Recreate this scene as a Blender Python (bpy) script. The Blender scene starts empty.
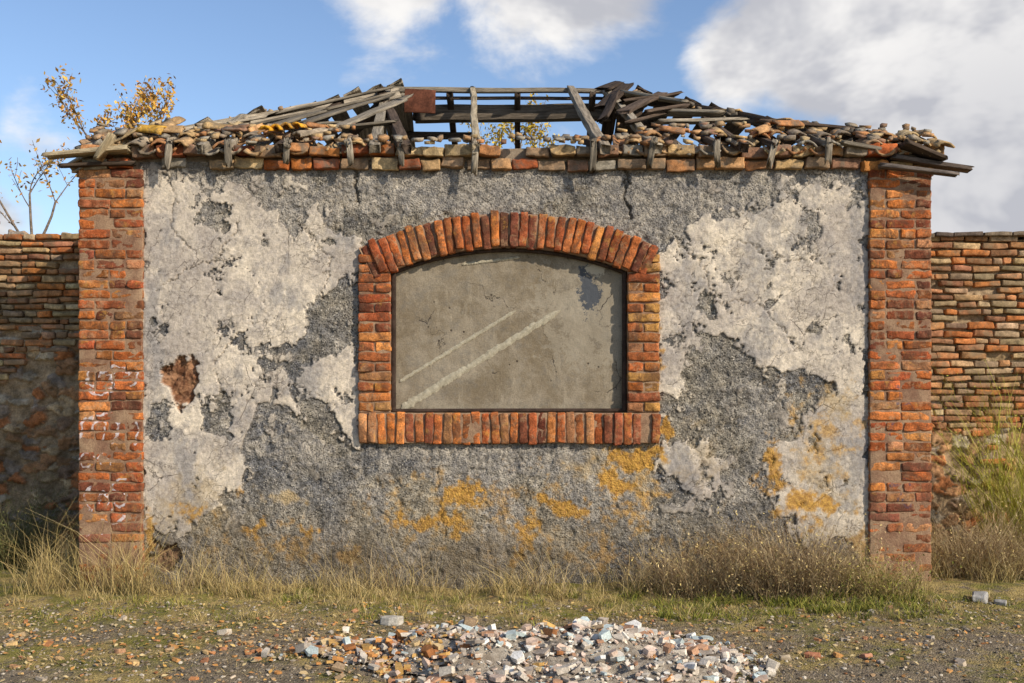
import bpy, math, random
import numpy as np
from mathutils import Vector, Matrix
rng = np.random.default_rng(11); random.seed(11)
R = random.random
U = random.uniform
scene = bpy.context.scene

# ------------------------------------------------------------------ noise
def hash3(ix, iy, iz, seed):
    n = (ix*374761393 + iy*668265263 + iz*1442695041 + seed*974634777) & 0xffffffff
    n = ((n ^ (n >> 13)) * 1274126177) & 0xffffffff
    n = n ^ (n >> 16)
    return (n & 0xffff)/65535.0
def vnoise(x, y, z, seed=0):
    xf = np.floor(x); yf = np.floor(y); zf = np.floor(z)
    ix = xf.astype(np.int64); iy = yf.astype(np.int64); iz = zf.astype(np.int64)
    fx = x-xf; fy = y-yf; fz = z-zf
    fx = fx*fx*(3-2*fx); fy = fy*fy*(3-2*fy); fz = fz*fz*(3-2*fz)
    def h(a, b, c): return hash3(ix+a, iy+b, iz+c, seed)
    c00 = h(0,0,0)*(1-fx)+h(1,0,0)*fx; c10 = h(0,1,0)*(1-fx)+h(1,1,0)*fx
    c01 = h(0,0,1)*(1-fx)+h(1,0,1)*fx; c11 = h(0,1,1)*(1-fx)+h(1,1,1)*fx
    c0 = c00*(1-fy)+c10*fy; c1 = c01*(1-fy)+c11*fy
    return (c0*(1-fz)+c1*fz)*2-1
def fbm2(x, y, octs=4, seed=0, gain=.5):
    s = np.zeros_like(x); a = 1.; t = 0.
    z = np.zeros_like(x)
    for o in range(octs):
        s += a*vnoise(x*2**o, y*2**o, z, seed+o*17); t += a; a *= gain
    return s/t*1.6
def sstep(a, b, x):
    t = np.clip((x-a)/(b-a), 0, 1); return t*t*(3-2*t)

# ------------------------------------------------------------------ mesh building
def make_mesh(name, verts, quads=None, tris=None, mat=None, cols=None, locs=None, extra=None, smooth=True, parent=None):
    me = bpy.data.meshes.new(name)
    idx = []; tot = []
    if quads is not None and len(quads):
        idx.append(np.asarray(quads).reshape(-1)); tot.append(np.full(len(quads), 4))
    if tris is not None and len(tris):
        idx.append(np.asarray(tris).reshape(-1)); tot.append(np.full(len(tris), 3))
    idx = np.concatenate(idx).astype(np.int32); tot = np.concatenate(tot).astype(np.int32)
    start = np.concatenate([[0], np.cumsum(tot)[:-1]]).astype(np.int32)
    me.vertices.add(len(verts)); me.loops.add(len(idx)); me.polygons.add(len(tot))
    me.vertices.foreach_set("co", np.asarray(verts, dtype=np.float32).reshape(-1))
    me.polygons.foreach_set("loop_start", start)
    me.loops.foreach_set("vertex_index", idx)
    me.polygons.foreach_set("use_smooth", np.full(len(tot), smooth))
    me.update(calc_edges=True)
    def attr(nm, arr):
        a = me.color_attributes.new(nm, 'FLOAT_COLOR', 'POINT')
        arr = np.asarray(arr, dtype=np.float32)
        if arr.shape[1] == 3: arr = np.hstack([arr, np.ones((len(arr), 1), dtype=np.float32)])
        a.data.foreach_set("color", arr.reshape(-1))
    if cols is not None: attr("Col", cols)
    if locs is not None: attr("loc", locs)
    if extra:
        for k, v in extra.items(): attr(k, v)
    ob = bpy.data.objects.new(name, me); scene.collection.objects.link(ob)
    if mat: me.materials.append(mat)
    if parent: ob.parent = parent
    return ob

_topo = {}
def topo(nx, ny, nz):
    k = (nx, ny, nz)
    if k in _topo: return _topo[k]
    idx = -np.ones(k, dtype=int); pts = []
    for i in range(nx):
        for j in range(ny):
            for l in range(nz):
                if i in (0, nx-1) or j in (0, ny-1) or l in (0, nz-1):
                    idx[i, j, l] = len(pts); pts.append((i, j, l))
    q = []
    for i in range(nx-1):
        for j in range(ny-1):
            q.append((idx[i,j,0], idx[i,j+1,0], idx[i+1,j+1,0], idx[i+1,j,0]))
            q.append((idx[i,j,-1], idx[i+1,j,-1], idx[i+1,j+1,-1], idx[i,j+1,-1]))
    for i in range(nx-1):
        for l in range(nz-1):
            q.append((idx[i,0,l], idx[i+1,0,l], idx[i+1,0,l+1], idx[i,0,l+1]))
            q.append((idx[i,-1,l], idx[i,-1,l+1], idx[i+1,-1,l+1], idx[i+1,-1,l]))
    for j in range(ny-1):
        for l in range(nz-1):
            q.append((idx[0,j,l], idx[0,j,l+1], idx[0,j+1,l+1], idx[0,j+1,l]))
            q.append((idx[-1,j,l], idx[-1,j+1,l], idx[-1,j+1,l+1], idx[-1,j,l+1]))
    _topo[k] = (np.array(pts), np.array(q)); return _topo[k]
def rot(rx=0, ry=0, rz=0):
    return np.array(Matrix.Rotation(rz, 3, 'Z') @ Matrix.Rotation(ry, 3, 'Y') @ Matrix.Rotation(rx, 3, 'X'))
I3 = np.eye(3)
class MB:
    def __init__(s): s.v=[]; s.q=[]; s.t=[]; s.c=[]; s.l=[]; s.a=[]; s.f=[]; s.n=0
    def add(s, v, q=None, t=None, col=(.5,.5,.5), loc=None, amp=0., freq=10.):
        n = len(v)
        s.v.append(v)
        if q is not None: s.q.append(np.asarray(q)+s.n)
        if t is not None: s.t.append(np.asarray(t)+s.n)
        col = np.asarray(col, dtype=float)
        s.c.append(np.tile(col, (n, 1)) if col.ndim == 1 else col)
        s.l.append(v if loc is None else loc)
        s.a.append(np.full(n, amp)); s.f.append(np.full(n, freq)); s.n += n
    def box(s, c, h, r=.006, M=I3, col=(.5,.5,.5), amp=.003, freq=18., n=(5,5,5), broken=0., taper=0.):
        h = np.asarray(h, dtype=float); r = min(r, .48*h.min())
        pts, q = topo(*n); ax = []
        for k in range(3):
            m = n[k]
            ax.append(np.concatenate([[-h[k]], np.linspace(-(h[k]-r), h[k]-r, m-2), [h[k]]]))
        P = np.stack([ax[k][pts[:, k]] for k in range(3)], 1)
        inner = np.clip(P, -(h-r), h-r); d = P-inner; L = np.linalg.norm(d, axis=1, keepdims=True); L[L==0]=1
        P = inner + d/L*r
        if broken > 0:
            e = np.abs(pts[:,0]-(n[0]-1)/2) > (n[0]-1)/2-1.1
            P[e,0] += rng.uniform(-broken, broken, e.sum())
        if taper > 0:
            P[:,1] *= 1-taper*R()*(P[:,0]/h[0]*.5+.5); P[:,2] *= 1-taper*R()*(P[:,0]/h[0]*.5+.5)
        off = rng.uniform(0, 50, 3)
        s.add(P @ M.T + np.asarray(c), q=q, col=col, loc=P+off, amp=amp, freq=freq)
    def beam(s, p0, p1, w, t, col, amp=.008, freq=1.6, roll=0., broken=.03, r=.005, taper=.2):
        p0 = Vector(p0); p1 = Vector(p1); d = p1-p0; L = d.length; x = d.normalized()
        up = Vector((0,0,1)) if abs(x.z) < .9 else Vector((0,1,0))
        y = up.cross(x).normalized(); z = x.cross(y)
        M = Matrix((x, y, z)).transposed() @ Matrix.Rotation(roll, 3, 'X')
        ns = max(5, int(L/.08)+3)
        s.box((p0+p1)/2, (L/2, w/2, t/2), r, np.array(M), col, amp, freq, (ns,5,4), broken, taper)
    def shard(s, c, sz, th, M, col):
        k = random.randint(4,6); a = np.sort(rng.uniform(0, 6.283/k*.7, k)+np.arange(k)*6.283/k); rr = sz*rng.uniform(.6,1.1,k)
        top = np.stack([rr*np.cos(a), rr*np.sin(a)*U(.5,1), np.full(k, th)+rng.uniform(-.15,.15,k)*th], 1)
        bot = top*np.array([U(.85,1.05),U(.85,1.05),-1]); P = np.vstack([top, bot, [[0,0,th]], [[0,0,-th]]])
        q = [(i, k+i, k+(i+1)%k, (i+1)%k) for i in range(k)]
        t = [(2*k, i, (i+1)%k) for i in range(k)]+[(2*k+1, k+(i+1)%k, k+i) for i in range(k)]
        s.add(P @ M.T + np.asarray(c), q=q, t=t, col=col, loc=P+rng.uniform(0,50,3))
    def tile(s, c, L, W, M, col, amp=.006, arc=2.4, flip=1, th=.016):
        nu, nv = 9, 7
        a = np.linspace(-arc/2, arc/2, nu); yy = np.linspace(-L/2, L/2, nv); rad = W/2/math.sin(arc/2)
        A, Y = np.meshgrid(a, yy, indexing='ij')
        jag = rng.uniform(-.025, .025, nu)
        Y = Y.copy(); Y[:,0] += jag*.6; Y[:,-1] += jag
        tp = 1-.15*(Y/L+.5)
        def surf(rr): return np.stack([rr*np.sin(A)*tp, Y, flip*(rr*np.cos(A)-rad*math.cos(arc/2))*tp], -1).reshape(-1,3)
        P = np.vstack([surf(rad), surf(rad-th)]); N = nu*nv; q = []
        for i in range(nu-1):
            for j in range(nv-1):
                a0 = i*nv+j; q.append((a0, a0+nv, a0+nv+1, a0+1)); q.append((N+a0, N+a0+1, N+a0+nv+1, N+a0+nv))
        for i in range(nu-1):
            a0=i*nv; q.append((a0, N+a0, N+a0+nv, a0+nv)); a0=i*nv+nv-1; q.append((a0, a0+nv, N+a0+nv, N+a0))
        for j in range(nv-1):
            a0=j; q.append((a0, a0+1, N+a0+1, N+a0)); a0=(nu-1)*nv+j; q.append((a0, N+a0, N+a0+1, a0+1))
        s.add(P @ M.T + np.asarray(c), q=np.array(q), col=col, loc=P+rng.uniform(0,50,3), amp=amp, freq=12)
    def build(s, name, mat, parent=None, smooth=True):
        v = np.vstack(s.v).astype(float); l = np.vstack(s.l).astype(float); a = np.concatenate(s.a); f = np.concatenate(s.f)
        if a.max() > 0:
            g = l*f[:, None]
            for k in range(3):
                v[:, k] += a*(vnoise(g[:,0]+k*31.7, g[:,1], g[:,2], 3+k) + .5*vnoise(g[:,0]*2.3+k*11, g[:,1]*2.3, g[:,2]*2.3, 9+k))
        return make_mesh(name, v, np.vstack(s.q) if s.q else None, np.vstack(s.t) if s.t else None, mat, np.vstack(s.c), l, smooth=smooth, parent=parent)

def empty(name, loc=(0,0,0)):
    e = bpy.data.objects.new(name, None); e.empty_display_size=.3; scene.collection.objects.link(e); return e

# ------------------------------------------------------------------ node helpers
class NT:
    def __init__(s, nt): s.nt = nt; s.nodes = nt.nodes; s.links = nt.links
    def n(s, typ, **kw):
        nd = s.nodes.new(typ)
        for k, v in kw.items(): setattr(nd, k, v)
        return nd
    def put(s, sock, v):
        if isinstance(v, bpy.types.NodeSocket): s.links.new(v, sock)
        elif isinstance(v, (tuple, list)) and len(v) == 3 and sock.type == 'RGBA': sock.default_value = (*v, 1)
        else: sock.default_value = v
    def math(s, op, a, b=0., c=0., clamp=False):
        nd = s.n('ShaderNodeMath', operation=op); nd.use_clamp = clamp
        s.put(nd.inputs[0], a); s.put(nd.inputs[1], b); s.put(nd.inputs[2], c); return nd.outputs[0]
    def vm(s, op, a, b=(0,0,0)):
        nd = s.n('ShaderNodeVectorMath', operation=op); s.put(nd.inputs[0], a); s.put(nd.inputs[1], b)
        return nd.outputs['Value'] if op in ('LENGTH','DISTANCE','DOT_PRODUCT') else nd.outputs[0]
    def mix(s, f, a, b, bt='MIX'):
        nd = s.n('ShaderNodeMixRGB', blend_type=bt); s.put(nd.inputs[0], f); s.put(nd.inputs[1], a); s.put(nd.inputs[2], b); return nd.outputs[0]
    def noise(s, vec, scale, detail=4., rough=.6, dist=0.):
        nd = s.n('ShaderNodeTexNoise'); s.put(nd.inputs['Vector'], vec); nd.inputs['Scale'].default_value = scale
        nd.inputs['Detail'].default_value = min(detail, 6); nd.inputs['Roughness'].default_value = rough; nd.inputs['Distortion'].default_value = dist
        return nd.outputs['Fac']
    def vor(s, vec, scale, feature='F1', out='Distance'):
        nd = s.n('ShaderNodeTexVoronoi', feature=feature); s.put(nd.inputs['Vector'], vec); nd.inputs['Scale'].default_value = scale
        return nd.outputs[out]
    def step(s, v, a, b, lo=0., hi=1.):
        nd = s.n('ShaderNodeMapRange', interpolation_type='SMOOTHSTEP'); s.put(nd.inputs[0], v)
        for i, x in enumerate((a, b, lo, hi)): nd.inputs[i+1].default_value = x
        return nd.outputs[0]
    def attr(s, name, out='Color'):
        nd = s.n('ShaderNodeAttribute', attribute_name=name); return nd.outputs[out]
    def sep(s, v):
        nd = s.n('ShaderNodeSeparateXYZ'); s.put(nd.inputs[0], v); return nd.outputs
    def bump(s, h, strength, dist, nrm=None):
        nd = s.n('ShaderNodeBump'); s.put(nd.inputs['Height'], h); nd.inputs['Strength'].default_value = strength
        nd.inputs['Distance'].default_value = dist
        if nrm is not None: s.links.new(nrm, nd.inputs['Normal'])
        return nd.outputs[0]
def newmat(name):
    m = bpy.data.materials.new(name); m.use_nodes = True; t = NT(m.node_tree)
    b = m.node_tree.nodes['Principled BSDF']; b.inputs['Specular IOR Level'].default_value = .12; b.inputs['Roughness'].default_value = .93
    return m, t, b

def attr_mat(name, var=.5, scale=12., bump=.4, bdist=.006, rough=.9, dirt=None, use_loc=True, stretch=None, dirtamt=.5):
    m, t, b = newmat(name)
    col = t.attr('Col'); vec = t.attr('loc', 'Vector') if use_loc else t.n('ShaderNodeTexCoord').outputs['Object']
    if stretch: vec = t.vm('MULTIPLY', vec, stretch)
    n1 = t.noise(vec, scale, 4, .65); n2 = t.noise(vec, scale*6, 2, .7)
    f = t.step(n1, .25, .75, 1-var, 1+var*.7)
    f2 = t.step(n2, .2, .8, .7, 1.25)
    c = t.mix(1., col, t.math('MULTIPLY', f, f2), 'MULTIPLY')
    if dirt:
        w = t.n('ShaderNodeTexCoord').outputs['Object']
        d = t.step(t.noise(w, 7., 5, .7, .6), .45, .65)
        c = t.mix(t.math('MULTIPLY', d, dirtamt), c, dirt)
    t.put(b.inputs['Base Color'], c); b.inputs['Roughness'].default_value = rough
    if bump > 0: t.put(b.inputs['Normal'], t.bump(t.math('ADD', n1, t.math('MULTIPLY', n2, .7)), bump, bdist))
    return m
def plant_mat(name):
    m, t, b = newmat(name); t.put(b.inputs['Base Color'], t.attr('Col')); b.inputs['Roughness'].default_value = .75
    return m

# ------------------------------------------------------------------ materials
def graff_mat(name, ells, gcol, amount):
    m, t, b = newmat(name)
    col = t.attr('Col'); vec = t.attr('loc', 'Vector'); w = t.n('ShaderNodeTexCoord').outputs['Object']
    n1 = t.noise(vec, 14., 5, .7); n2 = t.noise(vec, 90., 3, .7)
    f = t.math('MULTIPLY', t.step(n1, .25, .75, .40, 1.5), t.step(n2, .2, .8, .55, 1.4))
    c = t.mix(1., col, f, 'MULTIPLY')
    c = t.mix(t.math('MULTIPLY', t.step(t.noise(w, 12., 6, .78, .5), .51, .63), .6), c, (.40,.24,.13))
    c = t.mix(t.math('MULTIPLY', t.step(t.noise(w, 3.6, 6, .78, 1.), .47, .60), .72), c, (.10,.05,.03))
    c = t.mix(t.math('MULTIPLY', t.step(t.noise(w, 6.5, 6, .8, .3), .56, .66), .5), c, (.50,.26,.06))
    z = t.sep(w)[2]
    low = t.math('MULTIPLY', t.step(z, 1.0, .0), t.step(t.noise(w, 5., 5, .7), .35, .65))
    c = t.mix(t.math('MULTIPLY', low, .6), c, (.28,.15,.09))
    if ells:
        acc = None; nzz = t.noise(w, 9., 2, .5); ww = t.vm('ADD', w, t.mix(1., t.math('SUBTRACT', nzz, .5), (.12,.12,.12), 'MULTIPLY'))
        for (cx, cz, rx, rz, a0, a1) in ells:
            d = t.vm('MULTIPLY', t.vm('SUBTRACT', ww, (cx, 0, cz)), (1/rx, 0, 1/rz))
            L = t.vm('LENGTH', d)
            k = t.math('LESS_THAN', t.math('ABSOLUTE', t.math('SUBTRACT', L, 1.)), .0070/min(rx, rz))
            if a0 != 0 or a1 != 0:
                dd = t.vm('DOT_PRODUCT', d, (a0, 0, a1)); k = t.math('MULTIPLY', k, t.math('GREATER_THAN', dd, -.2))
            acc = k if acc is None else t.math('MAXIMUM', acc, k)
        fade = t.step(t.noise(w, 24., 4, .75), .34, .58)
        c = t.mix(t.math('MULTIPLY', t.math('MULTIPLY', acc, fade), amount), c, gcol)
    t.put(b.inputs['Base Color'], c)
    t.put(b.inputs['Normal'], t.bump(t.math('ADD', n1, n2), .9, .008))
    return m
gl = []
for (px, py, rx, ry, a0, a1) in [(95,378,6,9,-1,0),(108,380,7,8,.3,1),(121,380,8,8,-1,.3),(133,380,5,7,1,0),(104,390,12,4,0,-1),(118,372,12,4,0,1),(112,384,5,4,1,0),
        (90,430,5,12,-1,0),(101,430,5,10,0,1),(114,432,4,10,1,.3),(124,430,5,11,-.5,1),(136,434,4,10,1,0),(108,418,14,4,0,1),(98,438,8,5,.4,-1),
        (90,460,7,7,-1,0),(100,452,4,5,1,-1),(110,462,5,6,0,1),(93,500,5,12,-1,0),(105,503,5,10,0,1),(120,500,6,9,.5,-1),(115,518,9,4,0,-1),(96,535,6,7,0,1),(122,486,8,5,-1,.4)]:
    gl.append(((px-512)/130, 1.5+(390-py)/130, rx/130, ry/130, a0, a1))
gr = []
for (px, py, rx, ry, a0, a1) in [(895,395,5,9,1,0),(902,412,7,6,0,1),(893,430,5,8,-1,0),(898,485,9,6,0,1),(893,492,4,9,1,0),(905,500,5,7,0,-1)]:
    gr.append(((px-512)/130, 1.5+(390-py)/130, rx/130, ry/130, a0, a1))
M_pilL = graff_mat("brick_pillar_sprayed", gl, (.62,.58,.58), .8)
M_pilR = graff_mat("brick_pillar_marked", gr, (.05,.06,.11), .6)
M_brick = graff_mat("brick_red", None, None, 0)
M_bbrick = attr_mat("brick_boundary", .6, 14., .7, .006, dirt=(.22,.155,.09), dirtamt=.75)
M_tile = attr_mat("roof_tile", .55, 14., .7, .006, dirt=(.15,.12,.085), dirtamt=.8)
M_wood = attr_mat("weathered_wood", .6, 1.0, 1., .006, stretch=(4, 45, 45))
M_rub = attr_mat("rubble", .25, 18., .4, .004)
M_stone = attr_mat("field_stone", .45, 12., .8, .008)
M_grav = attr_mat("gravel_stone", .2, 30., 0, .004)
M_leafy = plant_mat("dry_plant")
M_metal = attr_mat("rusty_sheet", .5, 10., .3, .003, rough=.8)

def simple_mat(name, c1, c2, scale=6., bump=.6, dist=.01):
    m, t, b = newmat(name); w = t.n('ShaderNodeTexCoord').outputs['Object']
    n1 = t.noise(w, scale, 6, .7, .3); n2 = t.noise(w, scale*14, 3, .7)
    c = t.mix(t.step(n1, .3, .7), c1, c2); c = t.mix(1., c, t.step(n2, .2, .8, .7, 1.25), 'MULTIPLY')
    t.put(b.inputs['Base Color'], c); t.put(b.inputs['Normal'], t.bump(t.math('ADD', n1, n2), bump, dist)); return m
M_mortar = simple_mat("mortar", (.20,.105,.065), (.36,.235,.14), 8.)
M_mortar2 = simple_mat("earth_mortar", (.20,.14,.09), (.30,.24,.17), 8.)
M_inner = simple_mat("interior_render", (.38,.34,.28), (.48,.44,.36), 2.)
M_streak = simple_mat("pale_sun_streak", (.33,.285,.20), (.50,.44,.32), 30., .9, .005)  # pale colour standing in for sunlight streaks on the window panel

# cement panel that blocks the window
M_back, t, b = newmat("cement_infill"); w = t.n('ShaderNodeTexCoord').outputs['Object']
n1 = t.noise(w, 2.6, 6, .72, .4); n2 = t.noise(w, 11., 6, .75); n3 = t.noise(w, 90., 3, .7)
c = t.mix(t.step(n1, .35, .66), (.19,.148,.095), (.30,.25,.18))
c = t.mix(t.math('MULTIPLY', t.step(n2, .48, .68), .55), c, (.18,.16,.13))
c = t.mix(t.math('MULTIPLY', t.step(t.noise(t.vm('MULTIPLY', w, (1,1,.25)), 9., 5, .7), .52, .7), .5), c, (.36,.305,.22))
c = t.mix(1., c, t.step(n3, .2, .8, .72, 1.2), 'MULTIPLY')
def spot(cx, cz, rx, rz):
    d = t.vm('LENGTH', t.vm('MULTIPLY', t.vm('SUBTRACT', w, (cx, 0, cz)), (1/rx, 0, 1/rz)))
    return t.step(t.math('ADD', d, t.step(n2, .25, .75, -.75, .75)), 1.05, .92)
c = t.mix(t.math('MULTIPLY', spot(.70,2.13,.45,.40), .4), c, (.33,.29,.22))
c = t.mix(spot(.59,2.27,.09,.16), c, (.075,.08,.088))
c = t.mix(spot(.66,2.42,.07,.05), c, (.42,.37,.28))
e = t.vor(t.vm('ADD', w, t.mix(1., t.noise(w, 6., 5), (.3,.3,.3), 'MULTIPLY')), 1.9, 'DISTANCE_TO_EDGE')
ck = t.math('MULTIPLY', t.step(e, .009, .002), t.step(t.noise(w, 3.3, 2), .5, .56))
c = t.mix(t.math('MULTIPLY', ck, .85), c, (.05,.04,.035))
pit = t.math('MULTIPLY', t.step(t.vor(w, 14.), .14, .09), t.step(t.noise(w, 5.,2), .52, .6)); c = t.mix(t.math('MULTIPLY', pit, .85), c, (.055,.04,.03))
t.put(b.inputs['Base Color'], c); t.put(b.inputs['Normal'], t.bump(t.math('SUBTRACT', t.math('ADD', n2, t.math('MULTIPLY', n3, .5)), t.math('ADD', pit, ck)), .6, .008))

# facade plaster
M_pl, t, b = newmat("peeling_plaster"); w = t.n('ShaderNodeTexCoord').outputs['Object']
A = t.attr('maskA'); sA = t.n('ShaderNodeSeparateColor'); t.put(sA.inputs[0], A); light, mid, ora = sA.outputs[0], sA.outputs[1], sA.outputs[2]
B = t.attr('maskB'); sB = t.n('ShaderNodeSeparateColor'); t.put(sB.inputs[0], B); hole, dirtm, tanm = sB.outputs[0], sB.outputs[1], sB.outputs[2]
C3 = t.attr('maskC'); sC = t.n('ShaderNodeSeparateColor'); t.put(sC.inputs[0], C3); lvar, gvar, stain = sC.outputs[0], sC.outputs[1], sC.outputs[2]
nM = t.noise(w, 7., 6, .78, .4); nF = t.noise(w, 38., 5, .75); nFF = t.noise(w, 130., 2, .7)
lc = t.mix(lvar, (.43,.365,.30), (.72,.61,.465))
lc = t.mix(t.math('MULTIPLY', t.step(nM, .47, .60), .5), lc, (.34,.30,.27))
lc = t.mix(t.math('MULTIPLY', stain, .65), lc, (.27,.25,.235))
lc = t.mix(1., lc, t.step(nF, .25, .75, .64, 1.22), 'MULTIPLY')
wd = t.vm('ADD', w, t.mix(1., t.noise(w, 7., 5, .65), (.30,.30,.30), 'MULTIPLY'))
e = t.vor(wd, 4.2, 'DISTANCE_TO_EDGE')
e2 = t.vor(wd, 13., 'DISTANCE_TO_EDGE')
ckk = t.math('MULTIPLY', t.step(e, .014, .002), t.step(t.noise(w, 1.9, 4), .46, .56))
ckk = t.math('MAXIMUM', ckk, t.math('MULTIPLY', t.step(e2, .03, .004), t.step(t.noise(w, 2.4, 4), .50, .6)))
lc = t.mix(t.math('MULTIPLY', ckk, .62), lc, (.10,.08,.065))
pitn = t.step(t.vor(w, 55.), .24, .12); pitm = t.math('MULTIPLY', pitn, t.step(nM, .45, .6))
lc = t.mix(t.math('MULTIPLY', pitm, .7), lc, (.11,.095,.08))
gc = t.mix(gvar, (.135,.130,.128), (.27,.232,.175))
gc = t.mix(1., gc, t.step(nM, .3, .68, .58, 1.5), 'MULTIPLY')
vv = t.n('ShaderNodeTexVoronoi'); t.put(vv.inputs['Vector'], w); vv.inputs['Scale'].default_value = 75.
sv = t.n('ShaderNodeSeparateColor'); t.put(sv.inputs[0], vv.outputs['Color']); vd = vv.outputs['Distance']
peb = t.math('MULTIPLY', t.step(sv.outputs[0], .70, .78), t.step(vd, .5, .35))
gc = t.mix(t.math('MULTIPLY', peb, .75), gc, (.48,.43,.35))
pebd = t.math('MULTIPLY', t.step(sv.outputs[1], .66, .75), t.step(vd, .55, .35))
gc = t.mix(t.math('MULTIPLY', pebd, .85), gc, (.03,.027,.025))
gc = t.mix(1., gc, t.step(nF, .25, .75, .52, 1.42), 'MULTIPLY')
mc = t.mix(t.step(nM, .35, .65), (.20,.185,.17), (.44,.385,.31)); mc = t.mix(1., mc, t.step(nF, .25, .75, .5, 1.38), 'MULTIPLY')
mc = t.mix(t.math('MULTIPLY', pebd, .7), mc, (.05,.046,.042))
c = t.mix(mid, gc, mc)
c = t.mix(light, c, lc)
edge = t.math('MULTIPLY', t.step(light, .02, .3), t.step(light, .85, .45)); c = t.mix(t.math('MULTIPLY', edge, t.step(nM, .38, .6, .15, .8)), c, (.055,.048,.04))
c = t.mix(t.math('MULTIPLY', tanm, .8), c, t.mix(nF, (.30,.20,.09), (.56,.42,.22)))
c = t.mix(t.math('MULTIPLY', ora, .9), c, t.mix(t.step(nF, .3, .7), (.30,.14,.03), (.64,.35,.06)))
c = t.mix(hole, c, t.mix(t.step(nM, .4, .6), (.14,.06,.03), (.36,.19,.10)))
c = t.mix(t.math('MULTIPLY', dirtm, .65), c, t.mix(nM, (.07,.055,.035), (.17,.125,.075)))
t.put(b.inputs['Base Color'], c)
hgt = t.math('ADD', t.math('MULTIPLY', nF, t.step(light, 0, 1, 1.6, .8)), t.math('MULTIPLY', nFF, t.step(light, 0, 1, .7, .3)))
hgt = t.math('SUBTRACT', hgt, t.math('MULTIPLY', vd, t.step(light, 0, .5, .9, .0)))
hgt = t.math('SUBTRACT', hgt, t.math('MULTIPLY', ckk, .6))
t.put(b.inputs['Normal'], t.bump(hgt, .9, .010))

# ------------------------------------------------------------------ derelict building
bld = empty("derelict_brick_building")
px2x = lambda p: (p-512)/130.
xc = -.023; zt = 2.585; Rin = 2.38; zc = zt-Rin; hw = .90; zs = 1.331; TOP = 3.23

def seg_dist(Ux, Vy, x0, y0, x1, y1):
    dx, dy = x1-x0, y1-y0; tt = np.clip(((Ux-x0)*dx+(Vy-y0)*dy)/(dx*dx+dy*dy), 0, 1)
    return np.hypot(Ux-x0-tt*dx, Vy-y0-tt*dy)
def poly_sd(Ux, Vy, poly):
    ins = np.zeros(Ux.shape, bool); dm = np.full(Ux.shape, 1e9); n = len(poly)
    for i in range(n):
        x0, y0 = poly[i]; x1, y1 = poly[(i+1) % n]
        dm = np.minimum(dm, seg_dist(Ux, Vy, x0, y0, x1, y1))
        if y0 != y1:
            cnd = ((y0 > Vy) != (y1 > Vy)) & (Ux < (x1-x0)*(Vy-y0)/(y1-y0)+x0); ins ^= cnd
    return np.where(ins, dm, -dm)

st = .0078
xs = np.arange(-2.86, 2.77, st); zs_ = np.arange(-.12, TOP+.02, st)
X, Z = np.meshgrid(xs, zs_, indexing='ij'); nx, nz = X.shape
Xf = X.ravel(); Zf = Z.ravel()
pu = Xf*130+512; pv = 390-(Zf-1.5)*130
wu = pu + 12*fbm2(pu/30, pv/30, 5, 5, .6); wv = pv + 12*fbm2(pu/30, pv/30, 5, 91, .6)
edge_n = 7*fbm2(pu/11, pv/11, 5, 33, .65)
L1 = [(140,160),(190,182),(232,178),(258,205),(300,195),(345,235),(362,245),(362,283),(338,296),(300,312),(290,345),(258,372),(266,400),(246,430),(240,478),(205,512),(188,528),(140,530)]
L2 = [(303,362),(330,350),(362,343),(362,442),(335,436),(326,400),(308,385)]
L3 = [(262,382),(285,372),(298,385),(295,408),(272,412)]
R1 = [(655,255),(688,224),(725,212),(760,214),(790,188),(870,172),(870,566),(845,548),(812,550),(775,512),(762,478),(768,450),(800,440),(815,412),(840,385),(832,374),(790,366),(745,362),(738,338),(715,326),(690,335),(698,350),(686,365),(694,392),(680,402),(655,395)]
R2 = [(655,442),(700,436),(722,455),(725,490),(700,502),(680,475),(655,470)]
sd = np.full(Xf.shape, -1e9)
for P in (L1, L2, L3, R1, R2): sd = np.maximum(sd, poly_sd(wu, wv, P))
G = [[(205,398),(222,392),(232,415),(222,438),(208,430)], [(262,170),(300,165),(318,200),(300,232),(278,225)],
     [(150,405),(168,402),(172,425),(160,440),(150,435)], [(700,300),(722,296),(716,318),(702,314)]]
for P in G: sd = np.minimum(sd, -poly_sd(wu, wv, P))
chip = fbm2(pu/22, pv/22, 6, 201, .7)
big = fbm2(pu/70, pv/70, 5, 301, .6)
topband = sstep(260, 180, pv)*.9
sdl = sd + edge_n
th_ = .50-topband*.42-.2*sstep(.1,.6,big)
light = sstep(-1.0, 1.4, sdl) * (1-sstep(th_, th_+.07, chip))
rem = sstep(.44, .52, fbm2(pu/17, pv/17, 5, 251, .65))*sstep(570,510,pv)*.8*sstep(-75,-5,sd)
light = np.maximum(light, rem)
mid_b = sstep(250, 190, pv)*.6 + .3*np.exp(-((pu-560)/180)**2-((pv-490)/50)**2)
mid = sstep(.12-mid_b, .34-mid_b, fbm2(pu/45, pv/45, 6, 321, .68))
for P in ([(520,448),(600,446),(660,470),(640,520),(560,480),(525,470)], [(270,480),(305,483),(312,500),(290,508),(268,498)]):
    mid = np.maximum(mid, sstep(-4, 5, poly_sd(wu, wv, P)+edge_n))
lvar = sstep(-.75, .75, fbm2(pu/60, pv/60, 6, 341, .7)); gvar = sstep(-.6, .7, fbm2(pu/55, pv/55, 5, 351, .65)+.6*sstep(420,560,pv)-.1)
stain = sstep(.10, .55, fbm2(pu/38, pv/75, 6, 361, .7))
def blob(cx, cy, rx, ry): return 1-np.sqrt(((wu-cx)/rx)**2+((wv-cy)/ry)**2)
on = fbm2(pu/9, pv/9, 5, 401, .7); ora = np.zeros_like(Xf)
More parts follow.
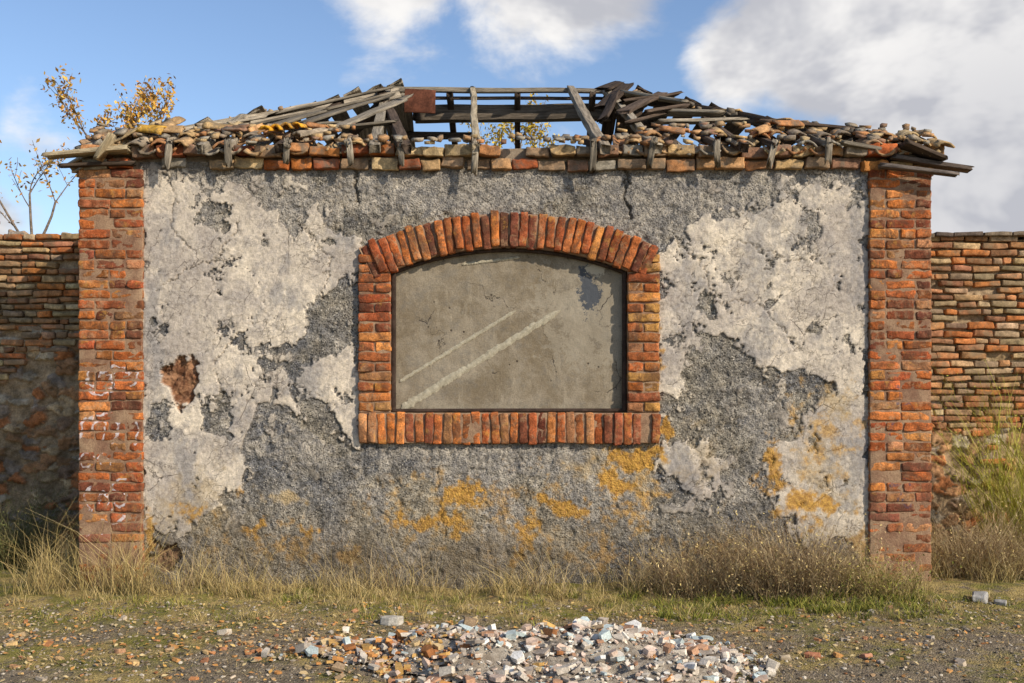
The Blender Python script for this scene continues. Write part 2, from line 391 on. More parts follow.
for (cx, cy, rx, ry, s) in [(425,522,34,13,.85),(462,502,34,20,.9),(455,528,16,14,.9),(565,507,38,14,1.15),(635,456,38,14,1.15),(612,480,22,22,.8),(262,527,14,10,.9),(312,534,12,7,.8),(412,523,10,6,1.),(800,503,38,32,.85),(832,508,18,14,.9),
        (655,378,9,66,.7),(667,430,10,20,.8),(524,545,18,34,.8),(196,505,18,16,.7),(148,545,8,50,.8),(385,430,5,10,.4),(772,470,12,34,.75),(735,560,60,24,.65),(350,553,16,18,.65),(240,485,8,10,.7),(860,545,10,30,.7),(640,500,36,46,.5),(500,510,140,50,.32),(825,440,50,60,.42),(280,545,90,24,.4),(600,550,120,24,.4)]:
    ora = np.maximum(ora, sstep(.0, .4, blob(cx, cy, rx, ry)*s+.5*on-.15)*min(1, s+.2))
tan = np.zeros_like(Xf)
for (cx, cy, rx, ry, s) in [(290,496,26,13,1.),(835,405,32,30,.8),(820,470,50,100,.65),(600,470,60,30,.7),(450,515,80,50,.65),(700,460,50,50,.5),(200,500,60,50,.6),(640,480,36,70,.75),(550,540,180,36,.55),(250,550,110,30,.5),(340,200,60,30,.3),(560,190,60,24,.3),(720,240,50,30,.25)]:
    tan = np.maximum(tan, sstep(.0, .6, blob(cx, cy, rx, ry)*s+.4*on-.1)*min(1, s))
hole = sstep(.0, .12, blob(184,379,19,26)+.25*on)
hole = np.maximum(hole, sstep(.0,.12, blob(165,556,14,16)+.3*on))
dirtm = np.clip(.9*sstep(480, 570, pv)*(.65+.7*big), 0, 1)
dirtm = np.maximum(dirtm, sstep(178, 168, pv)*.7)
def crack(pts, wd):
    d = np.full(Xf.shape, 1e9)
    for (a, c_) in zip(pts[:-1], pts[1:]): d = np.minimum(d, seg_dist(pu+4*fbm2(pu/7,pv/7,4,77,.7), pv+4*fbm2(pu/7,pv/7,4,78,.7), *a, *c_))
    return sstep(wd, wd*.3, d)
ckm = np.maximum.reduce([crack([(357,165),(355,182),(358,202)],2.6), crack([(622,165),(627,185),(624,200),(634,218)],2.2), .5*crack([(166,170),(176,200),(170,225),(190,250)],1.),
    .6*crack([(700,300),(760,305),(800,350)],.8), .6*crack([(238,335),(215,360),(222,400)],1.), .5*crack([(440,445),(438,500),(446,540)],1.), .6*crack([(670,235),(700,262),(715,300)],.8),.6*crack([(300,225),(330,260),(322,300)],.9),
    .6*crack([(240,225),(215,262),(190,268),(160,290)],.9),.6*crack([(735,240),(790,262),(835,255)],.8),.5*crack([(762,395),(810,380)],.8),.5*crack([(510,445),(530,470),(528,500)],1.)])
rough = fbm2(pu/5, pv/5, 4, 501, .7); rl = fbm2(pu/30, pv/30, 4, 601)
y = -.015*light - .004*rl - (1-light)*.0068*rough - light*.002*rough - .004*mid*(1-light) + .035*hole*(1+.6*on) + .022*ckm
y -= sstep(-.02, .02, big-.25)*.004*(1-light)
y += .010*(1-light)*sstep(.3,.8,fbm2(pu/11,pv/11,3,611)) + .004*light*sstep(.2,.5,chip)
maskA = np.stack([light, mid, ora], 1); maskB = np.stack([np.clip(hole,0,1), np.clip(dirtm+ckm,0,1), tan], 1); maskC = np.stack([lvar, gvar, stain], 1)
idx = np.arange(nx*nz).reshape(nx, nz)
q = np.stack([idx[:-1,:-1], idx[1:,:-1], idx[1:,1:], idx[:-1,1:]], -1).reshape(-1, 4)
cxq = Xf[q[:,0]]-xc; czq = Zf[q[:,0]]; m_ = .06
inside = (np.abs(cxq) < hw+m_) & (czq > zs-m_) & (czq < zc+np.sqrt(np.maximum((Rin+m_)**2-cxq**2, 0)))
q = q[~inside]
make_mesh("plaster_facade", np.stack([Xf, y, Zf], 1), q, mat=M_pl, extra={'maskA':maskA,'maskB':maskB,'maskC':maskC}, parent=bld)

core = MB()
def bx(mb, x0, x1, y0, y1, z0, z1, **k):
    mb.box(((x0+x1)/2,(y0+y1)/2,(z0+z1)/2), ((x1-x0)/2,(y1-y0)/2,(z1-z0)/2), amp=k.pop('amp',0.), **k)
bx(core, -3.30, -.935, .06, .35, -.2, 3.185); bx(core, .889, 3.195, .06, .35, -.2, 3.185)
bx(core, -.934, .888, .062, .348, -.2, 1.31); bx(core, -.934, .888, .062, .348, 2.61, 3.183)
bx(core, -3.30, -2.97, .352, 3.498, -.2, 3.2); bx(core, 2.87, 3.195, .352, 3.498, -.2, 3.2)
bx(core, -3.30, 3.195, 3.5, 3.85, -.2, 3.2)
core.build("wall_core", M_inner, bld)
fl = MB(); bx(fl, -2.96, 2.86, .36, 3.49, -.1, .04); fl.build("interior_floor", M_inner, bld)
cr = MB(); bx(cr, -3.27, 3.17, .02, .36, 3.186, 3.36, n=(30,4,4), amp=.004); cr.build("eave_infill", M_mortar2, bld)
PY = .045
gx_, gz_ = np.meshgrid(np.arange(-.95,.951,.012)+xc, np.arange(1.30,2.64,.012), indexing='ij'); fa, fc = gx_.ravel(), gz_.ravel()
yy = PY-.004*fbm2(fa*5,fc*5,5,61,.6)-.0012*fbm2(fa*40,fc*40,2,62)+.004*sstep(.0,.12,1-np.hypot((fa-.59)/.09,(fc-2.27)/.16)+.3*fbm2(fa*12,fc*12,3,63))
n1, n2 = gx_.shape; ii = np.arange(n1*n2).reshape(n1, n2)
make_mesh("window_infill_panel", np.stack([fa,yy,fc],1), np.stack([ii[:-1,:-1], ii[1:,:-1], ii[1:,1:], ii[:-1,1:]], -1).reshape(-1,4), mat=M_back, parent=bld)
pb = MB(); bx(pb, xc-.905, xc+.905, PY+.02, PY+.10, 1.325, 2.60); pb.build("infill_backing", M_inner, bld)
# sunlight streaks put into shape and colour: thin pale strips proud of the panel
lm_ = MB()
def sun_streak(x0, z0, x1, z1, wd, seed):
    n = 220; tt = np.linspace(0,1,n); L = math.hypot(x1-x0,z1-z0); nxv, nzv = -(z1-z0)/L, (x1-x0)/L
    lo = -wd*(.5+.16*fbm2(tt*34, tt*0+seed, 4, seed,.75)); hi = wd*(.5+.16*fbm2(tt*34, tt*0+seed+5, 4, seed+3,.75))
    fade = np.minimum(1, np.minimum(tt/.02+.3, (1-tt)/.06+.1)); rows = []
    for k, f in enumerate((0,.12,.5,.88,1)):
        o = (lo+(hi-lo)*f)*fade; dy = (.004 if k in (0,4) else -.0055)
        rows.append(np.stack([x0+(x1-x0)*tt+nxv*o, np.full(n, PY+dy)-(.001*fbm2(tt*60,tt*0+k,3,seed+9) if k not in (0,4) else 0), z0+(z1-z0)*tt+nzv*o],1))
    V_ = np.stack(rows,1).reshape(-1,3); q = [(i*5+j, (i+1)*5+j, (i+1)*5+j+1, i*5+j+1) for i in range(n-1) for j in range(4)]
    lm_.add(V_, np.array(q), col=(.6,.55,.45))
sun_streak(px2x(401), 1.352, px2x(561), 1.5+80/130, .062, 1); sun_streak(px2x(399), 1.5+8/130, px2x(517), 1.5+80/130, .032, 4)
sun_streak(px2x(462), 1.5+126/130, px2x(520), 1.5+133/130, .024, 7)
lm_.build("sun_streaks", M_streak, bld)

# ---- bricks
def bcol(kind='red'):
    if kind == 'red':
        base = random.choice([(.44,.125,.035),(.39,.105,.032),(.50,.19,.055),(.33,.085,.03),(.46,.14,.036),(.19,.06,.032),(.42,.19,.08),(.37,.12,.04),(.27,.08,.036)])
    else:
        base = random.choice([(.38,.17,.07),(.40,.20,.09),(.30,.14,.07),(.42,.26,.13),(.30,.20,.12),(.46,.16,.05),(.44,.31,.17)])
    k = U(.68, 1.22); return tuple(min(.8, c_*k*U(.93,1.07)) for c_ in base)

def pillar(x0, x1, name, mat, side):
    mb = MB(); pitch = .0775; nC = int((TOP+.08)/pitch)+1; W = x1-x0
    for i in range(nC):
        z = -.06+i*pitch+pitch/2
        if z > TOP-.04: break
        pats = [[.5,.5],[.26,.48,.26],[.48,.26,.26],[.27,.27,.46],[.27,.46,.27]]
        pt = pats[0] if R() < .35 else random.choice(pats[1:])
        x = x0; ssum = sum(pt)
        for p in pt:
            w_ = W*p/ssum; j = U(-.005,.003)
            dpt = U(-.007,.007); miss = R() < .04
            if z < .5: dpt += U(0,.012)
            mb.box((x+w_/2, -.048+.06+dpt+(.02 if miss else 0), z+U(-.004,.004)), (w_/2-.0050+j*.5, .06, pitch/2-.0055+U(-.003,.0015)), .009, rot(U(-.04,.04),U(-.025,.025),U(-.04,.04)), bcol(), .0068, 28., (8,5,6))
            x += w_
        xo = x0+.06 if side < 0 else x1-.06
        yy = .078
        for p in ([.12,.25] if i % 2 else [.25,.12]):
            mb.box((xo+U(-.003,.003), yy+p/2, z), (.058, p/2-.006, pitch/2-.0055), .009, I3, bcol(), .004, 22., (5,5,5)); yy += p
    mb.build(name, mat, bld)
    f = MB(); bx(f, x0+.008, x1-.008, -.041, .058, -.2, TOP-.05, n=(10,4,80), amp=.004, freq=14.); f.build(name+"_mortar", M_mortar, bld)
pillar(-3.323, -2.823, "corner_pillar_left", M_pilL, -1)
pillar(2.731, 3.215, "corner_pillar_right", M_pilR, 1)

sb = MB()
x = xc-1.158; xr = xc+1.158
n_s = 32; pw = (xr-x)/n_s
for i in range(n_s):
    if i == 30: continue
    sb.box((x+pw*(i+.5), .028+U(-.010,.010), 1.204+U(-.006,.006)), (pw/2-.0050, .08, .120+U(-.010,.004)), .009, rot(U(-.04,.04),U(-.05,.05),U(-.05,.05)), bcol(), .0062, 28., (5,5,10))
pitch = (2.47-1.331)/15
for sgn in (-1, 1):
    xi = xc+sgn*.903; xo = xc+sgn*1.158; lo, hi = min(xi,xo), max(xi,xo)
    for i in range(16):
        z = 1.331+pitch*(i+.5)
        spl = [(lo,hi)] if i % 2 else [(lo,(lo+hi)/2),((lo+hi)/2,hi)]
        for (a, c_) in spl:
            cc = bcol()
            if sgn > 0 and R() < .2: cc = (.42,.21,.06)
            sb.box(((a+c_)/2, .03+U(-.008,.008), z+U(-.003,.003)), ((c_-a)/2-.005, .08, pitch/2-.0055), .009, rot(U(-.04,.04),U(-.03,.03),U(-.04,.04)), cc, .0062, 28., (7,5,5))
nv = 32; th0 = math.radians(25.8)
for i in range(nv):
    a = -th0+(i+.5)*2*th0/nv
    w0 = 2.515*2*th0/nv
    rr = U(-.016,.012)+(.02 if i in (14,17) else 0)
    col = bcol() if i != 15 else (.12,.05,.03)
    ctr = (xc+(2.515+rr)*math.sin(a), .02+U(-.012,.012), zc+(2.515+rr)*math.cos(a))
    sb.box(ctr, (w0/2-.005, .085, .132+U(-.010,.006)), .010, rot(0, a+U(-.04,.04), 0) @ rot(U(-.04,.04),0,U(-.05,.05)), col, .007, 28., (5,5,10))
sb.build("window_surround", M_brick, bld)
mm = MB()
bx(mm, x+.01, xr-.01, -.040, .349, 1.09, 1.322, n=(40,4,8), amp=.003)
bx(mm, xc-1.15, xc-.909, -.038, .3485, 1.323, 2.45, n=(7,4,30), amp=.003); bx(mm, xc+.909, xc+1.15, -.038, .3485, 1.323, 2.45, n=(7,4,30), amp=.003)
na = 40; aa = np.linspace(-th0, th0, na); V = []; Q = []
for a in aa:
    for (rr, yy) in ((Rin+.006,-.046),(Rin+.262,-.046),(Rin+.262,.347),(Rin+.006,.347)):
        V.append((xc+rr*math.sin(a), yy, zc+rr*math.cos(a)))
for i in range(na-1):
    for k in range(4): Q.append((i*4+k, i*4+(k+1)%4, (i+1)*4+(k+1)%4, (i+1)*4+k))
Q += [(0,1,2,3), ((na-1)*4+3,(na-1)*4+2,(na-1)*4+1,(na-1)*4)]
mm.add(np.array(V), np.array(Q), col=(.3,.2,.15)); mm.build("window_mortar", M_mortar, bld)
fr = MB(); dk = (.055,.036,.026)
for sx in (-.888,.888): fr.beam((xc+sx,.03,1.335),(xc+sx,.03,2.41),.05,.028,dk,.0015,r=.003,broken=0,taper=0,roll=math.pi/2)
fr.beam((xc-.9,.03,1.342),(xc+.9,.03,1.342),.05,.024,dk,.0015,r=.003,broken=0,taper=0)
aa = np.linspace(-math.radians(22), math.radians(22), 15)
for a, c_ in zip(aa[:-1], aa[1:]):
    fr.beam((xc+2.370*math.sin(a),.03,zc+2.370*math.cos(a)),(xc+2.370*math.sin(c_),.03,zc+2.370*math.cos(c_)),.05,.022,dk,.0,r=.003,broken=0,taper=0)
fr.build("window_frame", M_metal, bld)

# ---- roof
SL = .52; al = math.atan(SL); ca, sa = math.cos(al), math.sin(al)
EZ = 3.32; RY = 1.95; RZ = EZ+(RY+.08)*SL-.01
MF = np.array(Matrix(((1,0,0),(0,ca,-sa),(0,sa,ca))))
gw = lambda: (lambda k: (.30*k, .25*k, .185*k))(U(.5,1.2))
dw = lambda: (lambda k: (.10*k, .07*k, .05*k))(U(.6,1.3))
def onF(X_, Y_, d=0.): return (X_, Y_-sa*d, EZ+(Y_+.08)*SL+ca*d)
wb = MB()
wb.beam((-1.2,RY,RZ+.03),(.98,RY+.02,RZ+.02),.05,.05,gw(),.006)
wb.beam((-.95,RY+.05,RZ-.035),(.9,RY+.06,RZ-.04),.03,.03,dw(),.006)
wb.beam((-.95,RY+.2,RZ-.15),(.95,RY+.22,RZ-.13),.12,.15,(.14,.11,.08),.008)
wb.beam((-1.2,RY+.45,RZ-.3),(-.35,RY+.45,RZ-.3),.07,.07,dw(),.008)
for (xe, xt, y1, col, wd) in [(-1.04,-1.20,RY,gw(),.085),(-.27,-.375,RY+.02,(.36,.29,.19),.06),(.70,.56,RY+.02,(.27,.22,.16),.08),(-.80,-1.28,1.95,dw(),.08),(1.10,.90,1.9,gw(),.07),
                            (-1.75,-1.55,1.35,dw(),.07),(1.75,1.62,.75,dw(),.06),(-2.35,-2.3,.85,gw(),.06)]:
    wb.beam(onF(xe,-.14,.03), onF(xt,y1,.02), wd, .07, col, .010, 2.5)
wb.beam((-3.3,-.05,EZ+.0),(-1.12,RY,RZ),.09,.1,gw(),.012); wb.beam((3.2,-.05,EZ-.02),(.93,RY,RZ),.09,.09,dw(),.012)
wb.beam((-3.2,3.85,EZ),(-1.12,RY,RZ),.09,.1,dw(),.012); wb.beam((3.1,3.85,EZ),(.93,RY,RZ),.09,.1,dw(),.012)
for i in range(10):
    xx = -2.75+i*.18; zz = EZ+(xx+3.35)*SL-.02
    ylo = (xx+3.3)*.9+U(-.1,.1); yhi = min(3.6, ylo+U(1.,1.8))
    if R() < .9: wb.beam((xx,ylo,zz),(xx+U(-.04,.04),yhi,zz+U(-.03,.03)),.165,.022,gw(),.006,roll=-al)
for i in range(9):
    xx = 1.05+i*.2; zz = EZ+(3.25-xx)*SL-.03
    ylo = (3.2-xx)*.9+U(-.05,.15); yhi = min(3.6, ylo+U(.8,1.6))
    if R() < .85: wb.beam((xx,ylo,zz),(xx+U(-.04,.04),yhi,zz+U(-.03,.03)),.165,.022,dw(),.006,roll=al)
for i, (a, b_, w_) in enumerate([((-2.30,.42),(-1.42,1.30),.17),((-2.0,.42),(-1.26,1.38),.17),((-1.72,.42),(-1.12,1.42),.16),((-2.6,.42),(-1.75,1.10),.15),((-1.42,.42),(-1.0,1.30),.13),((-2.0,.75),(-1.15,1.75),.13),((-2.5,.35),(-1.35,.62),.10),((-1.55,.30),(-.98,.52),.12),((-1.6,.9),(-1.1,1.5),.15),((-1.35,.7),(-.98,1.55),.14)]):
    wb.beam(onF(*a,.03+.022*(i%3)), onF(*b_,.04+.022*(i%3)), w_, .022, gw(), .008, 2., roll=U(-.1,.1), broken=.06)
def onB(X_, Y_, d=0.): return (X_, Y_, RZ-(Y_-RY)*SL+d)
for i in range(7):
    xx = .98+i*.13; zt_ = RZ-max(0, xx-.93)*.5; y0 = RY+max(0, (xx-.93))*.95
    wb.beam((xx,y0,zt_-.02),(xx+U(-.05,.05),y0+1.2,zt_-.64),.135,.022,dw(),.006)
for i in range(7):
    xx = -1.05-i*.14; y0 = RY+max(0,-1.12-xx)*.95; zt_ = RZ-max(0,-1.12-xx)*.5
    wb.beam((xx,y0,zt_-.02),(xx+U(-.05,.05),y0+1.2,zt_-.64),.145,.022,gw(),.006)
for xx in (-.6,.05,.78): wb.beam(onB(xx,RY), onB(xx+.03,3.8), .06,.08,dw(),.006)
for (a, b_, w_) in [((.80,1.15),(1.10,1.88),.14),((.95,.85),(1.35,1.45),.12),((.76,.65),(.95,1.5),.09),((1.05,1.62),(1.55,1.15),.12),((.84,1.7),(1.02,1.95),.13),((1.2,.5),(1.9,.62),.12),((1.3,.9),(1.75,.72),.1),((.9,.45),(1.3,.9),.11),((2.0,.45),(2.7,.3),.1),((1.0,1.2),(1.5,1.45),.12),((1.1,.7),(1.5,1.0),.13)]:
    wb.beam(onF(*a,.04+U(0,.05)), onF(*b_,.04+U(0,.05)), w_, .028, random.choice([dw(),dw(),gw()]), .010, 2., roll=U(-.4,.4), broken=.06)
for (p, up, dn) in [(475,.15,.10),(590,.15,.08),(650,.2,.04),(712,.2,.03),(768,.2,.03),(822,.2,.02),(400,.15,.02),(350,.2,.02),(232,.2,.03),(290,.2,.0),(175,.2,.04)]:
    xx = px2x(p)
    wb.beam((xx-.03,up,EZ+up*SL+.06),(xx+.01,-.15,EZ+.03),.055,.05,random.choice([gw(),dw()]),.010,5.,broken=.04)
    wb.beam((xx+.01,-.15,EZ+.05),(xx+U(-.03,.04),-.13,EZ-.08-dn),.05,.03,gw(),.008,5.,broken=.04)
wb.beam((-2.9,-.12,EZ+.00),(-3.50,-.16,EZ-.06),.13,.035,(.44,.35,.22),.006); wb.beam((-2.9,-.05,EZ-.09),(-3.42,-.12,EZ-.13),.08,.03,dw(),.006)
wb.beam((-3.1,-.19,EZ-.08),(-3.0,-.2,EZ+.08),.11,.03,(.42,.33,.2),.006)
wb.beam((2.9,-.05,EZ-.04),(3.48,-.08,EZ-.14),.12,.035,(.12,.09,.07),.008); wb.beam((2.8,-.12,EZ-.12),(3.34,-.16,EZ-.2),.08,.03,(.16,.13,.11),.008); wb.beam((2.5,-.1,EZ+.05),(3.15,.0,EZ-.03),.1,.03,gw(),.008); wb.beam((2.95,-.15,EZ+.03),(3.25,-.1,EZ-.07),.16,.03,dw(),.008)
wb.build("roof_timbers", M_wood, bld)
ms = MB(); ms.box((-.87,RY-.2,RZ-.14),(.145,.012,.11),.003,rot(.1,.03,.05),(.14,.05,.028),.006,8.,(7,4,6)); ms.build("rusty_panel", M_metal, bld)

rt = MB()
tc = lambda: random.choice([(.40,.25,.12),(.48,.31,.14),(.33,.21,.12),(.44,.20,.08),(.26,.20,.14),(.52,.37,.19),(.36,.28,.19),(.28,.15,.09),(.46,.25,.11),(.30,.26,.20)])
for row, (zz, yy) in enumerate([(3.228,-.04),(3.325,-.07)]):
    xx = -3.28
    while xx < 3.18:
        w_ = U(.15,.24)
        if R() > (.03 if row == 0 else .08):
            rt.box((xx+w_/2, yy+.1+U(-.025,.02), zz+U(-.008,.006)+.0), (w_/2-.006,.11,.041+U(-.008,.003)), .008, rot(U(-.12,.12),U(-.06,.06),U(-.09,.09)), tc() if R()<.85 else bcol(), .011, 16., (8,5,6))
        xx += w_
def cover(X_):
    if X_ < -1.25: return .42
    if X_ < .85: return .0
    return .42-.06*max(0, X_-2)
pitchx = .165; rowL = .25
for ix_, X_ in enumerate(np.arange(-3.27, 3.22, pitchx)):
    cv = cover(X_); nr = int(round(cv/.2))
    for r_ in range(nr):
        yy = -.12+.20*r_+U(-.03,.03)
        if R() < .9: rt.tile(onF(X_+U(-.012,.012), yy+rowL/2, .008+.010*r_), rowL, .16, MF @ rot(-.05+U(-.04,.04),U(-.06,.06),U(-.07,.07)), tc(), flip=-1, arc=1.9)
        if R() < .66:
            L_ = rowL*U(.5,1.05)
            rt.tile(onF(X_+pitchx/2+U(-.02,.02), yy+L_/2+.01, .032+.010*r_+U(0,.010)), L_, .15, MF @ rot(-.06+U(-.06,.06),U(-.12,.12),U(-.16,.16)), tc(), arc=1.9)
for i in range(4): rt.tile(onF(px2x(270+i*9), .06+.03*i, .12), .2, .10, MF @ rot(-.25, .1, -.25+.05*i), (.70,.34,.03))
rt.tile(onF(px2x(150),.1,.10), .24,.14, MF @ rot(0,0,1.2), (.56,.31,.05))
for i in range(300):
    X_ = U(-3.3,3.25); cv = cover(X_)+.03
    if -1.2 < X_ < .8 and R() < .5: continue
    yy = U(-.10, max(cv, 0.02)); s_ = U(.02,.075)
    (rt.shard(onF(X_,yy,.06+U(0,.03)), s_, U(.008,.014), MF @ rot(U(-.2,.2),U(-.2,.2),U(0,3)), tc()))
for i in range(12):
    X_ = random.choice([U(-3.1,-1.3), U(.9,3.0)]); rt.tile(onF(X_, U(.0,cover(X_)), .08+U(0,.03)), U(.16,.26), U(.11,.15), MF @ rot(U(-.2,.1),U(-.2,.2),U(0,6.28)), tc(), flip=random.choice([1,-1]), arc=1.9)
for i in range(90):
    tt = U(0,1)**1.1; s_ = U(.03,.07)
    c0 = np.array((3.15,.0,EZ+.0))*(1-tt)+np.array((.95,RY-.1,RZ-.06))*tt
    rt.shard(c0+np.array((U(-.12,.12),U(-.12,.12),U(-.03,.05))), s_, U(.01,.02), rot(U(-.6,.6),U(-.6,.6),U(0,3)), tc() if R()<.5 else (.12,.10,.08))
for i in range(12):
    tt = U(.05,.95); c0 = np.array((3.15,.0,EZ+.03))*(1-tt)+np.array((.95,RY-.1,RZ-.03))*tt
    rt.tile(c0, U(.2,.3), .15, rot(.2,.35,U(.6,1.0)), tc() if R()<.5 else (.2,.15,.1), arc=1.9)
for i in range(40):
    tt = U(0,.8)**1.2; s_ = U(.03,.06)
    c0 = np.array((-3.25,.0,EZ+.0))*(1-tt)+np.array((-1.1,RY,RZ))*tt
    rt.shard(c0+np.array((U(-.12,.12),U(-.12,.12),U(0,.04))), s_, U(.01,.02), rot(U(-.6,.6),U(-.6,.6),U(0,3)), tc())
for yy in np.arange(.1,3.8,.2):
    for side in (-1,1):
        for r_ in range(2):
            if side > 0 and r_: continue
            xx = side*(3.27-.3*r_)-.05; zz = EZ-.03+.16*r_
            rt.tile((xx,yy+U(-.02,.02),zz), .34, .17, rot(0,al if side>0 else -al,0) @ rot(0,0,math.pi/2*(-side)), tc(), arc=1.9)
rt.build("roof_tiles", M_tile, bld)

# ------------------------------------------------------------------ boundary walls
def boundary(x0, x1, name, seed, brick_z, cap):
    root = empty(name); mb = MB(); YB = 1.5; topz = 2.9
    pitch = .066; i = 0; z = max(-.05, brick_z-.55)
    while z < topz:
        xx = x0-(.13 if i % 2 else 0); pz = pitch*U(.9,1.1)
        while xx < x1:
            w_ = U(.18,.28) if R() < .7 else U(.09,.14)
            lim = brick_z+.55*float(fbm2(np.array([xx*1.6+seed]), np.array([z*1.5]), 3, seed)[0])
            if z > lim and R() > .05:
                mb.box((xx+w_/2, YB+.06+U(-.012,.012), z+U(-.006,.006)+pz/2), (w_/2-U(.005,.011),.06,pz/2-U(.006,.012)), .010, rot(U(-.04,.04),U(-.05,.05),U(-.05,.05)), bcol('b'), .008, 20., (5,4,4))
            xx += w_
        z += pz; i += 1
    mb.build("bricks", M_bbrick, root)
    s_ = .014; ax = np.arange(x0, x1, s_); az_ = np.arange(-.15, topz, s_)
    A_, C_ = np.meshgrid(ax, az_, indexing='ij'); fa = A_.ravel(); fc = C_.ravel()
    wx = fa+.06*fbm2(fa*7, fc*7, 4, seed+5,.6); wz = fc+.05*fbm2(fa*7, fc*7, 4, seed+8,.6)
    gx = wx/.15; gz = wz/.09; ix = np.floor(gx).astype(np.int64); iz = np.floor(gz).astype(np.int64)
    F1 = np.full(fa.shape, 9.); F2 = np.full(fa.shape, 9.); cid = np.zeros(fa.shape)
    for a in (-1,0,1):
        for c_ in (-1,0,1):
            jx = ix+a; jz = iz+c_; o = np.zeros_like(jx)
            dx = gx-(jx+.5+.9*(hash3(jx,jz,o,seed)-.5)); dz = gz-(jz+.5+.9*(hash3(jx,jz,o+1,seed)-.5))
            d = np.hypot(dx, dz); h_ = hash3(jx,jz,o+2,seed)
            cl = d < F1; F2 = np.where(cl, F1, np.minimum(F2, d)); cid = np.where(cl, h_, cid); F1 = np.where(cl, d, F1)
    e = sstep(.05, .13, F2-F1); stone = e*(cid > .3)
    up = fc > brick_z+.35
    yy = YB+.058-.036*stone*(.3+1.0*cid)*(~up) - .014*fbm2(fa*9, fc*9, 5, seed+3,.6) - .008*fbm2(fa*33, fc*33, 2, seed+4)
    pal = np.array([(.32,.18,.09),(.40,.21,.10),(.22,.14,.09),(.46,.33,.19),(.42,.16,.06),(.27,.21,.16),(.38,.31,.22)])
    col = pal[(cid*997).astype(int) % 7]; mor = np.array((.31,.22,.13))
    k = (stone*(~up)*.95)[:, None]; col = col*k+mor*(1-k)
    col *= (1+.55*fbm2(fa*3, fc*3, 5, seed+6, .65))[:, None]
    if x0 > 0:
        g = (sstep(2.5,.6,fc)*sstep(-.1,.5,fbm2(fa*2., fc*2., 4, 77, .6)))[:, None]*.5; col = col*(1-g)+np.array((.36,.26,.07))*g
    n1, n2 = A_.shape; ii = np.arange(n1*n2).reshape(n1, n2)
    q = np.stack([ii[:-1,:-1], ii[1:,:-1], ii[1:,1:], ii[:-1,1:]], -1).reshape(-1,4)
    make_mesh("rubble_masonry", np.stack([fa, yy, fc],1), q, mat=M_stone, cols=np.clip(col,.01,.8), locs=np.stack([fa,yy,fc],1), parent=root)
    b2 = MB(); bx(b2, x0, x1, YB+.09, YB+.38, -.15, topz-.005)
    b2.build("wall_body", M_mortar2, root)
    cp = MB(); xx = x0
    while xx < x1:
        if cap == 'stone':
            s2 = U(.03,.08)
            for r_ in range(2): cp.box((xx, YB+.1+U(-.04,.15), topz+U(.0,.03)), (s2,s2*.9,s2*U(.3,.6)), .02, rot(U(-.3,.3),U(-.3,.3),U(0,3)), random.choice([(.36,.31,.23),(.24,.2,.16),(.40,.27,.17)]), .018, 14., (6,6,5))
            xx += U(.06,.2)
        else:
            w_ = U(.16,.3)
            cp.box((xx+w_/2, YB+.15, topz+.02+U(-.004,.006)), (w_/2-.005,.2,.018), .006, rot(U(-.05,.05),U(-.06,.06),0), random.choice([(.12,.09,.07),(.2,.15,.1),(.3,.2,.13)]), .006, 16., (6,6,4))
            if R() < .25: cp.box((xx+w_/2, YB+.1, topz+.055), (U(.05,.1),.08,.02), .01, rot(.1,.1,U(0,3)), (.26,.16,.1), .008, 16., (5,5,4))
            xx += w_
    cp.build("coping", M_stone, root)
boundary(-8.5, -3.31, "boundary_wall", 3, 1.75, 'stone')
boundary(3.2, 8.5, "boundary_wall.001", 21, 1.15, 'tile')

# ------------------------------------------------------------------ ground
def gh(x, y):
    x = np.asarray(x, dtype=float); y = np.asarray(y, dtype=float)
    near = sstep(30, 12, np.hypot(x, y))
    return near*(.03*fbm2(x*.8, y*.8, 3, 700) + .012*fbm2(x*5, y*5, 4, 710)) + .05*np.exp(-((y+.25)/.35)**2)*near*(.5+.5*fbm2(x*1.4,y*0+1,2,720)) - .02
def axis(lo, hi, st, far):
    c_ = np.arange(lo, hi, st); g = 1.35; out = []; d = st; p = hi
    while p < far: d *= g; p += d; out.append(p)
    out2 = []; d = st; p = lo
    while p > -far: d *= g; p -= d; out2.append(p)
    return np.concatenate([out2[::-1], c_, out])
gx = axis(-4.6, 4.8, .022, 900); gy = axis(-3.1, 1.5, .022, 900)
GX, GY = np.meshgrid(gx, gy, indexing='ij'); a_, b_ = GX.ravel(), GY.ravel()
H = gh(a_, b_) + sstep(8,4,np.hypot(a_,b_))*(.007*fbm2(a_*22, b_*22, 3, 730,.7))
n1, n2 = GX.shape; ii = np.arange(n1*n2).reshape(n1, n2)
q = np.stack([ii[:-1,:-1], ii[1:,:-1], ii[1:,1:], ii[:-1,1:]], -1).reshape(-1,4)
M_g, t, b = newmat("dirt_ground"); w = t.n('ShaderNodeTexCoord').outputs['Object']
n1_ = t.noise(w, 1.3, 6, .7, .4); n2_ = t.noise(w, 9., 6, .75); n3 = t.noise(w, 70., 4, .75)
yv = t.sep(w)[1]
dirt = t.mix(t.step(n2_, .3, .7), (.12,.09,.058), (.31,.235,.145))
cell = t.n('ShaderNodeTexVoronoi'); t.put(cell.inputs['Vector'], w); cell.inputs['Scale'].default_value = 85.
cs = t.n('ShaderNodeSeparateColor'); t.put(cs.inputs[0], cell.outputs['Color'])
grit = t.mix(cs.outputs[0], (.07,.055,.04), (.36,.29,.20)); dirt = t.mix(.5, dirt, grit)
straw = t.mix(t.step(n3, .3, .7), (.20,.145,.05), (.50,.37,.13)); green = t.mix(n3, (.11,.11,.02), (.25,.22,.04))
nearw = t.step(t.math('ADD', yv, t.step(n1_, .2, .8, -.8, .8)), -1.8, -.9)
